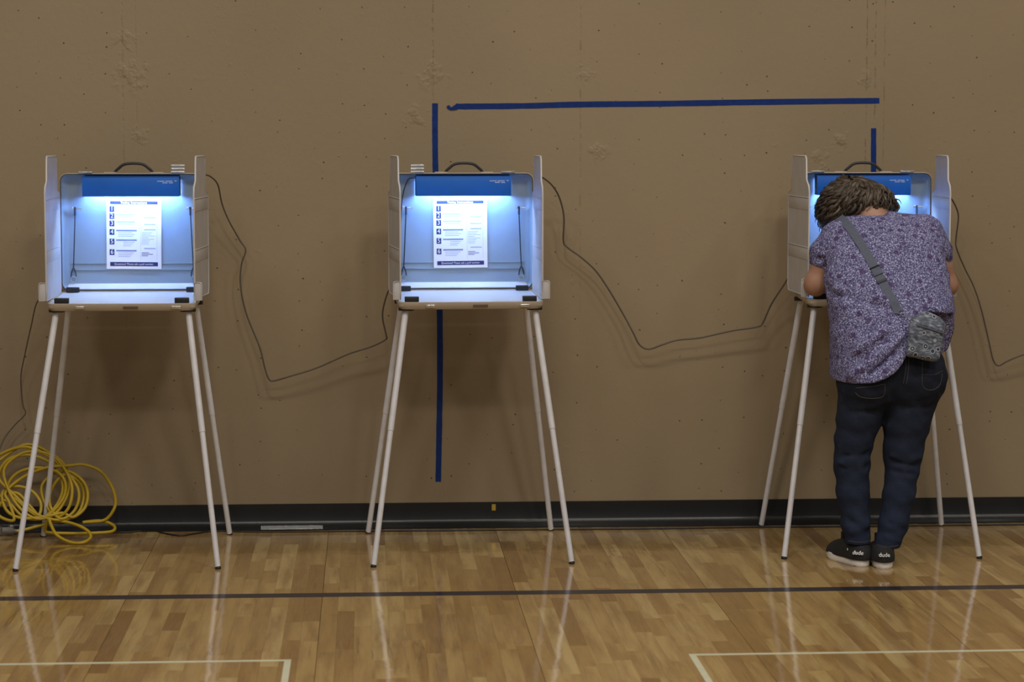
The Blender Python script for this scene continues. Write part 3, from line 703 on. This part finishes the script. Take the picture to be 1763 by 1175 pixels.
# --- body (skin): head, neck, trunk core, arms with hands
HC = np.array((1.895, 9.015, 1.318))
fd = Vector((-.28, .55, -.79)).normalized()              # the way the face looks: down at the ballot
up = Vector((-.12, .80, .60)); up = (up-fd*up.dot(fd)).normalized(); rt = fd.cross(up)
HM = np.array([[rt[i], fd[i], up[i]] for i in range(3)])  # columns: right, face, crown
def hp_(a, b, c): return tuple(HC+HM@np.array((a, b, c)))
def hand(P, w, dirn, spread, pen):
    """palm plus four bent fingers and a thumb lying on the writing surface"""
    dirn = Vector(dirn).normalized(); side = Vector((-dirn.y, dirn.x, 0))*spread; z = Vector((0, 0, 1)); w = Vector(w)
    d = s_cone(P, w, w+dirn*.030, .022, .024)
    for k, o in enumerate((-.030, -.010, .010, .030)):
        d = smin(d, s_cone(P, w+dirn*.02+side*o*.5, w+dirn*.075+side*o, .015, .012), .012)
    L = (.030, .036, .033, .025)
    for k, o in enumerate((-.031, -.0105, .0105, .031)):
        a = w+dirn*.078+side*o; b = a+dirn*L[k]+z*(.008 if pen else .004); c = b+dirn*L[k]*.75-z*(.014 if pen else .007); e = c+dirn*L[k]*.5-z*.009
        d = np.minimum(d, smin(smin(s_cone(P, a, b, .0095, .0088), s_cone(P, b, c, .0088, .008), .004), s_cone(P, c, e, .008, .007), .004))
    a = w+dirn*.015+side*.028; b = a+dirn*.030+side*.020-z*.003; c = b+dirn*.028-side*.004
    return smin(d, smin(s_cone(P, a, b, .013, .011), s_cone(P, b, c, .0105, .009), .005), .008)
EL, ER = (1.727, 8.875, 1.045), (2.243, 8.868, 1.042)
WL, WR = (1.835, 9.050, 1.030), (2.120, 9.055, 1.030)
def body_sdf(P):
    d = s_ell(P, hp_(0, -.005, .022), (.072, .090, .096), HM)                    # skull
    d = smin(d, s_ell(P, hp_(0, .045, -.055), (.055, .055, .065), HM), .03)      # jaw
    d = smin(d, s_cone(P, hp_(0, .088, .005), hp_(0, .108, -.032), .009, .014), .012)   # nose
    d = smin(d, s_ell(P, hp_(0, .093, -.066), (.022, .012, .010), HM), .008)     # lips
    d = smin(d, s_ell(P, hp_(0, .080, -.105), (.022, .020, .018), HM), .015)     # chin
    for s in (-1, 1):
        d = np.maximum(d, -s_ell(P, hp_(s*.030, .100, .012), (.020, .018, .012), HM))   # eye sockets
        d = smin(d, s_ell(P, hp_(s*.074, -.005, -.005), (.012, .020, .032), HM), .008)  # ears
    d = smin(d, s_chain(P, [(*hp_(0, -.045, -.045), .060), (1.955, 8.925, 1.295, .066), (1.985, 8.87, 1.225, .075)], .03), .03)
    d = smin(d, s_cone(P, (1.84, 8.87, 1.235), (2.13, 8.87, 1.24), .050, .050), .03)
    d = smin(d, s_chain(P, [(1.985, 8.87, 1.18, .085), (1.985, 8.80, 1.05, .10), (1.98, 8.70, .85, .12)], .05), .05)
    for S, E, Wr in (((1.815, 8.87, 1.222), EL, WL), ((2.163, 8.87, 1.235), ER, WR)):
        d = smin(d, s_chain(P, [(*S, .052), (S[0]*.4+E[0]*.6, S[1]*.4+E[1]*.6, S[2]*.4+E[2]*.6, .050), (*E, .039)], .02), .03)
        d = smin(d, s_chain(P, [(*E, .039), (E[0]*.65+Wr[0]*.35, E[1]*.65+Wr[1]*.35, E[2]*.65+Wr[2]*.35+.004, .037), (*Wr, .023)], .015), .02)
    d = smin(d, s_ell(P, (1.735, 8.862, 1.055), (.042, .036, .045)), .02)
    d = smin(d, hand(P, WL, (.25, 1, -.05), -1, False), .012)
    d = smin(d, hand(P, WR, (-.45, 1, -.05), 1, True), .012)
    return d
body = obj('body', shift(nets('body', body_sdf, (1.66, 8.55, .73), (2.31, 9.26, 1.50), .0048), O), M['skin'], woman)
for s in (-1, 1):
    bm = bmesh.new(); bmesh.ops.create_uvsphere(bm, u_segments=12, v_segments=8, radius=.012)
    ey = obj('eye', bm_mesh('eye', bm, True), M['eye'], body, Vector(hp_(s*.030, .076, .012))-Vector(O))
tag(obj('pen', tube('pen', [(2.045, 9.150, 1.010), (2.085, 9.105, 1.085), (2.092, 9.097, 1.10)], .004, 10), M['ink']), 'blue pen in the hand of the woman at the right booth', 'pen')

# --- blouse
SEC = np.array([  # z, cx, cy, half width, half depth
 (.60, 1.965, 8.655, .218, .220), (.72, 1.968, 8.655, .219, .216), (.82, 1.978, 8.662, .226, .200), (.90, 1.985, 8.680, .236, .186),
 (1.00, 1.984, 8.715, .241, .168), (1.08, 1.981, 8.755, .237, .160), (1.15, 1.982, 8.800, .232, .152), (1.21, 1.988, 8.835, .222, .142),
 (1.26, 1.988, 8.868, .200, .122), (1.290, 1.992, 8.890, .168, .098), (1.310, 1.998, 8.905, .12, .060), (1.322, 2.0, 8.91, .05, .03), (1.33, 2.0, 8.91, .01, .01)])
def shirt_sdf(P):
    z = P[..., 2]; g = lambda i: np.interp(z, SEC[:, 0], SEC[:, i])
    dx = (P[..., 0]-g(1))/g(3); dy = (P[..., 1]-g(2))/g(4)
    k = (np.abs(dx)**2.3+np.abs(dy)**2.3)**(1/2.3)
    d = (k-1)*np.minimum(g(3), g(4))
    d = smin(d, s_cone(P, (1.845, 8.880, 1.215), (2.135, 8.880, 1.232), .078, .082), .05)
    # sleeves
    sl = s_chain(P, [(1.822, 8.875, 1.215, .078), (1.780, 8.872, 1.165, .068), (1.765, 8.870, 1.128, .058)], .03)
    sl = np.maximum(sl, (1.122+.42*(P[..., 0]-1.70)*-.35+.0-z)*.9)
    sr = s_chain(P, [(2.150, 8.875, 1.225, .080), (2.190, 8.872, 1.170, .066), (2.198, 8.870, 1.120, .056)], .03)
    sr = np.maximum(sr, (1.128-z)*.9)
    d = smin(d, smin(sl, sr, .01), .025)
    # neckline
    d = np.maximum(d, -s_ell(P, (1.978, 8.985, 1.368), (.070, .080, .060)))
    X, Y = P[..., 0], P[..., 1]
    # creases
    f = lambda a, b, w, amp: 1.5*amp*ridge(P, a, b, w)
    yb = 8.462
    off = f((1.77, yb+.04, .80), (1.99, yb, .955), .020, .012)
    off = off-f((1.80, yb+.02, .775), (2.00, yb, .925), .014, .016)
    off = off+f((1.78, yb+.03, .73), (1.98, yb, .885), .018, .012)
    off = off-f((1.86, yb+.02, .735), (2.00, yb, .86), .012, .012)
    off = off+f((1.76, yb+.06, .90), (1.96, yb, .985), .022, .008)
    off = off-f((1.76, yb+.06, .87), (1.92, yb, .945), .014, .009)
    off = off+f((2.00, 8.50, 1.055), (2.20, 8.60, 1.075), .016, .007)-f((2.00, 8.50, 1.03), (2.20, 8.60, 1.05), .014, .008)
    off = off+f((1.76, 8.66, 1.05), (1.95, 8.54, 1.005), .016, .007)-f((1.76, 8.66, 1.02), (1.93, 8.53, .975), .014, .008)
    off = off+f((1.73, 8.82, 1.165), (1.82, 8.77, 1.185), .010, .007)-f((1.73, 8.82, 1.148), (1.81, 8.77, 1.168), .008, .008)
    off = off-f((1.755, 8.80, 1.12), (1.775, 8.66, .96), .016, .010)-f((2.215, 8.82, 1.14), (2.222, 8.70, 1.02), .014, .010)
    off = off+f((2.03, 8.49, .985), (2.22, 8.58, .985), .020, .008)
    off = off+.0022*np.sin(X*41+z*17)*np.sin(z*29+Y*23+1)+.0015*np.sin(X*83-z*31)*np.sin(z*61+2)
    d = d-off
    # hem: long on the left, caught up by the bag on the right, lower again at the front
    hx = np.interp(X, [1.70, 1.754, 1.80, 1.86, 1.91, 1.946, 1.975, 2.005, 2.03, 2.10, 2.20, 2.26], [.70, .700, .699, .703, .720, .742, .775, .825, .945, .962, .950, .945])
    hf = np.interp(X, [1.7, 2.1, 2.19, 2.26], [.70, .74, .80, .85])
    tf = np.clip((Y-8.62)/.06, 0, 1); hem = hx*(1-tf)+hf*tf
    return np.maximum(d, (hem-z)*.75)
shirt_w = nets('blouse', shirt_sdf, (1.66, 8.40, .62), (2.32, 9.06, 1.40), .0055)
bvh_shirt = BVHTree.FromPolygons([v.co.copy() for v in shirt_w.vertices], [tuple(p.vertices) for p in shirt_w.polygons])
obj('blouse', shift(shirt_w, O), M['shirt'], woman)

# --- jeans
def jeans_sdf(P):
    L = s_chain(P, [(1.850, 8.590, .070, .046), (1.838, 8.595, .161, .052), (1.8275, 8.600, .272, .060), (1.8235, 8.610, .383, .0655), (1.831, 8.612, .472, .0705), (1.850, 8.612, .56, .083), (1.878, 8.615, .69, .110)], .02)
    Q = s_chain(P, [(1.946, 8.555, .062, .0465), (1.976, 8.565, .161, .053), (1.998, 8.575, .272, .0585), (2.012, 8.590, .361, .061), (2.016, 8.598, .427, .0725), (2.030, 8.605, .538, .085), (2.056, 8.615, .69, .112)], .02)
    d = smin(L, Q, .012)
    d = smin(d, s_ell(P, (1.970, 8.63, .76), (.196, .150, .155)), .05)
    d = smin(d, s_ell(P, (1.885, 8.570, .70), (.105, .095, .105)), .03)
    d = smin(d, s_ell(P, (2.060, 8.570, .715), (.108, .095, .105)), .03)
    X, Y, Z = P[..., 0], P[..., 1], P[..., 2]
    off = -.010*ridge(P, (1.972, 8.49, .56), (1.985, 8.475, .86), .012)
    for (a, b, w_, am) in (((1.77, 8.56, .415), (1.88, 8.56, .43), .012, -.010), ((1.76, 8.56, .395), (1.88, 8.56, .405), .012, .006), ((1.77, 8.56, .372), (1.87, 8.56, .378), .010, -.006),
                           ((1.95, 8.54, .40), (2.06, 8.54, .385), .012, -.010), ((1.95, 8.54, .42), (2.07, 8.54, .415), .012, .007), ((1.96, 8.54, .365), (2.05, 8.53, .35), .010, -.006),
                           ((1.80, 8.55, .18), (1.88, 8.56, .13), .012, -.006), ((1.81, 8.55, .13), (1.88, 8.56, .16), .010, .005), ((1.95, 8.52, .17), (2.02, 8.53, .14), .012, -.006), ((1.93, 8.51, .12), (1.99, 8.52, .10), .010, .006),
                           ((1.80, 8.54, .585), (1.93, 8.52, .60), .014, -.007), ((2.00, 8.52, .60), (2.12, 8.54, .615), .014, -.008), ((1.86, 8.53, .62), (1.97, 8.52, .57), .012, .006)):
        off = off+am*ridge(P, a, b, w_)
    off = off+.0016*np.sin(Z*95+X*30)*np.sin(X*60+Y*40)
    d = d-off
    return np.maximum(d, np.maximum(.070+np.where(X < 1.9, .012, 0)-Z, Z-np.interp(X, [1.75, 1.9, 1.96, 2.02], [.725, .745, .80, .93])))
jeans_w = nets('jeans', jeans_sdf, (1.72, 8.42, .04), (2.22, 8.84, .95), .0055)
bvh_j = BVHTree.FromPolygons([v.co.copy() for v in jeans_w.vertices], [tuple(p.vertices) for p in jeans_w.polygons])
jeans = obj('jeans', shift(jeans_w, O), M['denim'], woman)
def drape(bvh, pts, n, lift):
    out = []
    for x, z in catmull_xz(pts, n):
        hit = bvh.ray_cast(Vector((x, 8.0, z)), Vector((0, 1, 0)))
        if hit[0] is not None: out.append(hit[0]+hit[1]*lift if hit[1].y < 0 else hit[0]-hit[1]*lift)
    return out
def catmull_xz(pts, n): return [(q.x, q.y) for q in catmull([Vector((a, b, 0)) for a, b in pts], n)]
def seam(pts, r=.0011):
    P = drape(bvh_j, pts, 8, .0005)
    if len(P) > 2: obj('stitching', shift(tube('stitching', P, r, 5), O), M['stitch'], jeans)
seam([(1.812, .665), (1.83, .650), (1.875, .645), (1.913, .655), (1.916, .700)])
seam([(1.916, .700), (1.860, .690), (1.812, .683)])
seam([(2.058, .780), (2.056, .700), (2.085, .675), (2.125, .690), (2.138, .735)])
seam([(2.056, .735), (2.10, .733), (2.140, .745)])
seam([(1.996, .80), (1.994, .75), (1.988, .70)]); seam([(2.006, .80), (2.004, .75), (1.998, .70)])
seam([(1.806, .096), (1.85, .094), (1.892, .097)]); seam([(1.906, .085), (1.945, .082), (1.988, .085)])

# --- hair: a wavy mass made of a base and many locks
def hair_sdf(P):
    d = s_ell(P, (1.890, 9.000, 1.352), (.108, .110, .086))
    d = smin(d, s_ell(P, hp_(0, -.022, .03), (.088, .092, .104), HM), .03)
    d = smin(d, s_ell(P, (1.812, 8.985, 1.300), (.048, .075, .064)), .04)
    d = smin(d, s_ell(P, (1.960, 8.950, 1.365), (.060, .065, .045)), .04)
    d = smin(d, s_ell(P, (2.006, 8.945, 1.350), (.045, .050, .032)), .03)
    return d
hb_w = nets('hair', hair_sdf, (1.72, 8.84, 1.20), (2.08, 9.16, 1.48), .007)
bvh_h = BVHTree.FromPolygons([v.co.copy() for v in hb_w.vertices], [tuple(p.vertices) for p in hb_w.polygons])
hair = obj('hair', shift(hb_w, O), M['hair'], woman)
rh = random.Random(11); v = []; f = []
crown = Vector((1.885, 8.965, 1.432))
cH = Vector((1.893, 8.99, 1.345))
for k in range(330):
    a = rh.uniform(0, 2*math.pi); s0 = rh.uniform(.0, .10); L = rh.uniform(.09, .17); amp = rh.uniform(.005, .016); wl = rh.uniform(.045, .085); ph = rh.uniform(0, 6.28)
    r0 = rh.uniform(.004, .0105); lift = rh.uniform(.001, .010)
    dirn = Vector((math.cos(a), -abs(math.sin(a))*.3+.25*math.sin(a), math.sin(a)))
    n0 = (crown-cH).normalized(); p = crown.copy(); P = []
    t = (dirn-n0*dirn.dot(n0)).normalized(); dist = 0; step = .006
    while dist < s0+L:
        q, nn, _, _ = bvh_h.find_nearest(p+t*step)
        if nn.dot(q-cH) < 0: nn = -nn
        g = Vector((0, 0, -.10)); t2 = t+g*.35; t = (t2-nn*t2.dot(nn)).normalized(); p = q.copy(); dist += step
        if dist > s0:
            u = (dist-s0)/L; sd = t.cross(nn)
            curl = amp*(.5+u)
            P.append(q+nn*(lift+curl*.6*math.cos(dist/wl*6.28+ph)+.010*max(0, u-.7))+sd*curl*math.sin(dist/wl*6.28+ph))
    if len(P) < 5: continue
    if k % 6 == 0: r0 = .0007; P = [q+(q-cH).normalized()*.016*(i/len(P))**1.5 for i, q in enumerate(P)]
    me = None; sides = 5; base = len(v); upv = None; nP = len(P)
    for i, pp in enumerate(P):
        tt = (P[min(i+1, nP-1)]-P[max(i-1, 0)]).normalized()
        upv = tt.orthogonal().normalized() if upv is None else (upv-tt*upv.dot(tt)).normalized()
        s_ = tt.cross(upv); u = i/(nP-1); rr = r0*(.55+.45*math.sin(math.pi*min(1, u*1.15+.12)))*(1-.75*max(0, u-.6)/.4)
        for q in range(sides):
            b = 6.2832*q/sides; v.append(pp+(upv*math.cos(b)+s_*math.sin(b))*rr-Vector(O))
    for i in range(nP-1):
        for q in range(sides):
            q2 = (q+1) % sides; f.append((base+i*sides+q, base+i*sides+q2, base+(i+1)*sides+q2, base+(i+1)*sides+q))
tag(obj('locks', mesh_from('locks', v, f, True), M['hair'], hair), 'loose wavy brown locks', kind='stuff')

# --- shoes
def shoe(heel, ang, side, text_back):
    """local frame: heel at origin, toe along +y"""
    S = obj('shoe', nets('shoe', lambda P: np.maximum(np.maximum(
        smin(smin(s_ell(P, (0, .045, .040), (.040, .048, .062)), s_ell(P, (side*.002, .165, .022), (.045, .095, .050)), .03), s_ell(P, (0, .10, .035), (.039, .09, .055)), .03),
        .024-P[..., 2]), np.maximum(P[..., 2]-np.interp(P[..., 1], [-.02, .02, .06, .10, .13, .30], [.092, .088, .078, .088, .086, .086]), -s_ell(P, (0, .055, .105), (.028, .052, .045)))),
        (-.07, -.03, .01), (.07, .29, .12), .004), M['shoe'], woman)
    S.location = Vector(heel)-Vector(O); S.rotation_euler = (0, 0, ang)
    ol = []
    for k in range(36):
        a = 2*math.pi*k/36; yy = .128-.128*math.cos(a)
        wd = np.interp(yy, [0, .02, .06, .12, .18, .235, .256], [.020, .036, .040, .040, .047, .032, .004])
        ol.append((wd*(1 if math.sin(a) >= 0 else -1)*(abs(math.sin(a))**.25 if wd > .005 else 1)+side*.004*math.sin(yy*9), yy))
    bm = bmesh.new(); rings = []
    for z, s in ((0, .93), (.003, .98), (.012, 1.0), (.029, 1.0), (.034, .90)):
        zr = lambda yy: z+(.010*max(0, (yy-.19)/.066)**2 if z < .02 else .004*max(0, (yy-.19)/.066))+(.004*max(0, 1-yy/.05) if z > .02 else 0)
        rings.append([bm.verts.new((x*s, .128+(y-.128)*(s*.3+.7), zr(y))) for x, y in ol])
    for r0, r1 in zip(rings[:-1], rings[1:]):
        for k in range(36): bm.faces.new((r0[k], r0[(k+1) % 36], r1[(k+1) % 36], r1[k]))
    bm.faces.new(rings[0][::-1]); bm.faces.new(rings[-1])
    obj('sole', bm_mesh('sole', bm, True, 40), M['sole'], S)
    obj('outsole', box('outsole', (.066, .20, .0012), (0, .125, .0008)), M['black'], S)
    if text_back:
        obj('lettering', text_mesh('dude', .021, .006, 'CENTER'), M['white'], S, (-.004, -.0065, .054), (R(86), 0, R(-2)))
    else:
        obj('lettering', text_mesh('dude', .021, .006, 'CENTER'), M['white'], S, (-.0300, .007, .054), (R(86), 0, R(-47)))
    obj('side_tag', box('side_tag', (.0016, .004, .018), (side*.0425, .062, .055), .0005), M['white'], S)
    obj('collar', tube('collar', [(.030*math.cos(q), .055+.052*math.sin(q), .078+.010*abs(math.cos(q/1.0-1.57))*0+.004*math.sin(q)) for q in [6.2832*i/20 for i in range(20)]], .0042, 6, True), M['shoe'], S)
    obj('tongue', box('tongue', (.030, .012, .046), (0, .152, .090), .004), M['shoe'], S).rotation_euler = (0, 0, 0)
    obj('lace', tube('lace', catmull([(-.03, .125, .066), (-.012, .122, .078), (.012, .132, .076), (.03, .138, .062)], 5), .0024, 6), M['shoe'], S)
    return S
shoe((1.868, 8.545, 0), R(20), -1, False)
shoe((1.930, 8.496, 0), R(-3), 1, True)

# ---- crossbody bag, hanging on the woman's hip
bx = at(1594, 580, 8.445)
bag = empty('crossbody_bag', (bx.x, bx.y, bx.z), 0, "small grey floral crossbody bag hanging on the woman's hip", 'bag')
bag.rotation_euler = (R(-4), R(11), R(4))
def bag_sdf(P):
    q = np.abs(P-np.array((0, 0, -.004)))-np.array((.066, .024, .082))+.022
    d = np.linalg.norm(np.maximum(q, 0), axis=-1)+np.minimum(q.max(-1), 0)-.022
    top = s_ell(P, (0, 0, .035), (.066, .030, .056)); d = smin(d, top, .01)
    d = np.maximum(d, s_ell(P, (0, 0, -.02), (.090, .06, .112)))
    d = d-.004*ridge(P, (-.055, -.03, .045), (.06, -.03, .030), .006)+.004*ridge(P, (-.055, -.03, .036), (.06, -.03, .021), .004)
    return d-.0012*np.sin(P[..., 0]*70)*np.sin(P[..., 2]*55)
obj('pouch', nets('pouch', bag_sdf, (-.09, -.05, -.11), (.09, .05, .11), .0045), M['bag'], bag)
zp = [(x, -.032+.16*x*x*6, .036-.12*(x+.055)) for x in [-.052+.104*i/10 for i in range(11)]]
zz = obj('zipper', tube('zipper', zp, .0028, 6), M['strap'], bag)
obj('zipper_pull', box('zipper_pull', (.008, .002, .026), (-.044, -.034, .022), .0008), M['strap'], zz).rotation_euler = (0, R(-25), 0)
# strap over the back to the left shoulder
W2 = Matrix.Translation(bag.location) @ bag.rotation_euler.to_matrix().to_4x4(); W2i = W2.inverted()
sp = [at(x, y, 8.7) for x, y in ((1450, 366), (1463, 385), (1485, 422), (1510, 465), (1530, 500), (1548, 530), (1556, 543))]
sp = [(1.806, 1.318), (1.832, 1.284), (1.868, 1.210), (1.906, 1.122), (1.938, 1.045), (1.966, .985), (1.977, .962)]
v = []; f = []; prev = None
cen = []
for x, z in catmull_xz(sp, 8):
    h = bvh_shirt.ray_cast(Vector((x, 8.0, z)), Vector((0, 1, 0)))
    if h[0] is not None and h[0].y < 8.95: cen.append((h[0], h[1] if h[1].y < 0 else -h[1]))
pos = [c[0] for c in cen]
for _ in range(4): pos = [pos[0]]+[(pos[i-1]+pos[i]*2+pos[i+1])/4 for i in range(1, len(pos)-1)]+[pos[-1]]
for i, (p_, nrm) in enumerate(cen):
    t = (pos[min(i+1, len(pos)-1)]-pos[max(i-1, 0)]).normalized(); s_ = t.cross(Vector((0, -1, 0))).normalized(); nn = s_.cross(t).normalized()
    if nn.y > 0: nn = -nn
    for sgn in (-1, 1):
        q = pos[i]+s_*(.0165*sgn)
        for l in (.001, .0040): v.append(W2i @ (q+nn*(l+.0025)))
for i in range(len(cen)-1):
    k = i*4; f += [(k+1, k+5, k+7, k+3), (k, k+4, k+5, k+1), (k+2, k+3, k+7, k+6), (k, k+2, k+6, k+4)]
bm = bmesh.new(); vs = [bm.verts.new(q) for q in v]
for q in f: bm.faces.new([vs[i] for i in q])
stp = obj('strap', bm_mesh('strap', bm), M['strap'], bag)
i0 = int(len(pos)*.49); dv = (pos[i0+2]-pos[i0-2]).normalized()
def strap_box(name, i, size, lift, mat):
    dv = (pos[min(i+2, len(pos)-1)]-pos[i-2]).normalized(); s_ = dv.cross(Vector((0, -1, 0))).normalized(); nn = s_.cross(dv)
    if nn.y > 0: nn = -nn; s_ = -s_
    Mx = Matrix((( s_.x, dv.x, nn.x), (s_.y, dv.y, nn.y), (s_.z, dv.z, nn.z))).to_4x4(); Mx.translation = pos[i]+nn*lift
    me = box(name, size, (0, 0, 0), .001); me.transform(W2i @ Mx); return obj(name, me, mat, stp)
strap_box('slide_buckle', i0, (.037, .020, .005), .009, M['strap'])
strap_box('buckle_bar', i0-2, (.041, .003, .006), .010, M['gasket'])
strap_box('buckle_bar', i0+3, (.039, .010, .003), .009, M['gasket'])
e = W2i @ (pos[-1]+Vector((0, -.010, -.002))); e2 = Vector((-.052, -.022, .055))
obj('clip', tube('clip', catmull([e, e+(e2-e)*.2+Vector((.004, 0, .004)), e+(e2-e)*.8+Vector((.006, -.004, .003)), e2, e+(e2-e)*.8-Vector((.005, 0, .004)), e+(e2-e)*.25-Vector((.005, 0, .003)), e], 5), .0018, 6), M['chrome'], bag)
obj('ring_bar', tube('ring_bar', [e+Vector((-.018, 0, -.002)), e+Vector((.018, 0, .002))], .002, 6), M['chrome'], bag)
obj('side_strap', tube('side_strap', catmull([(.058, .0, .040), (.072, .01, .040), (.090, .05, .046), (.105, .12, .06)], 5), .005, 6), M['strap'], bag)
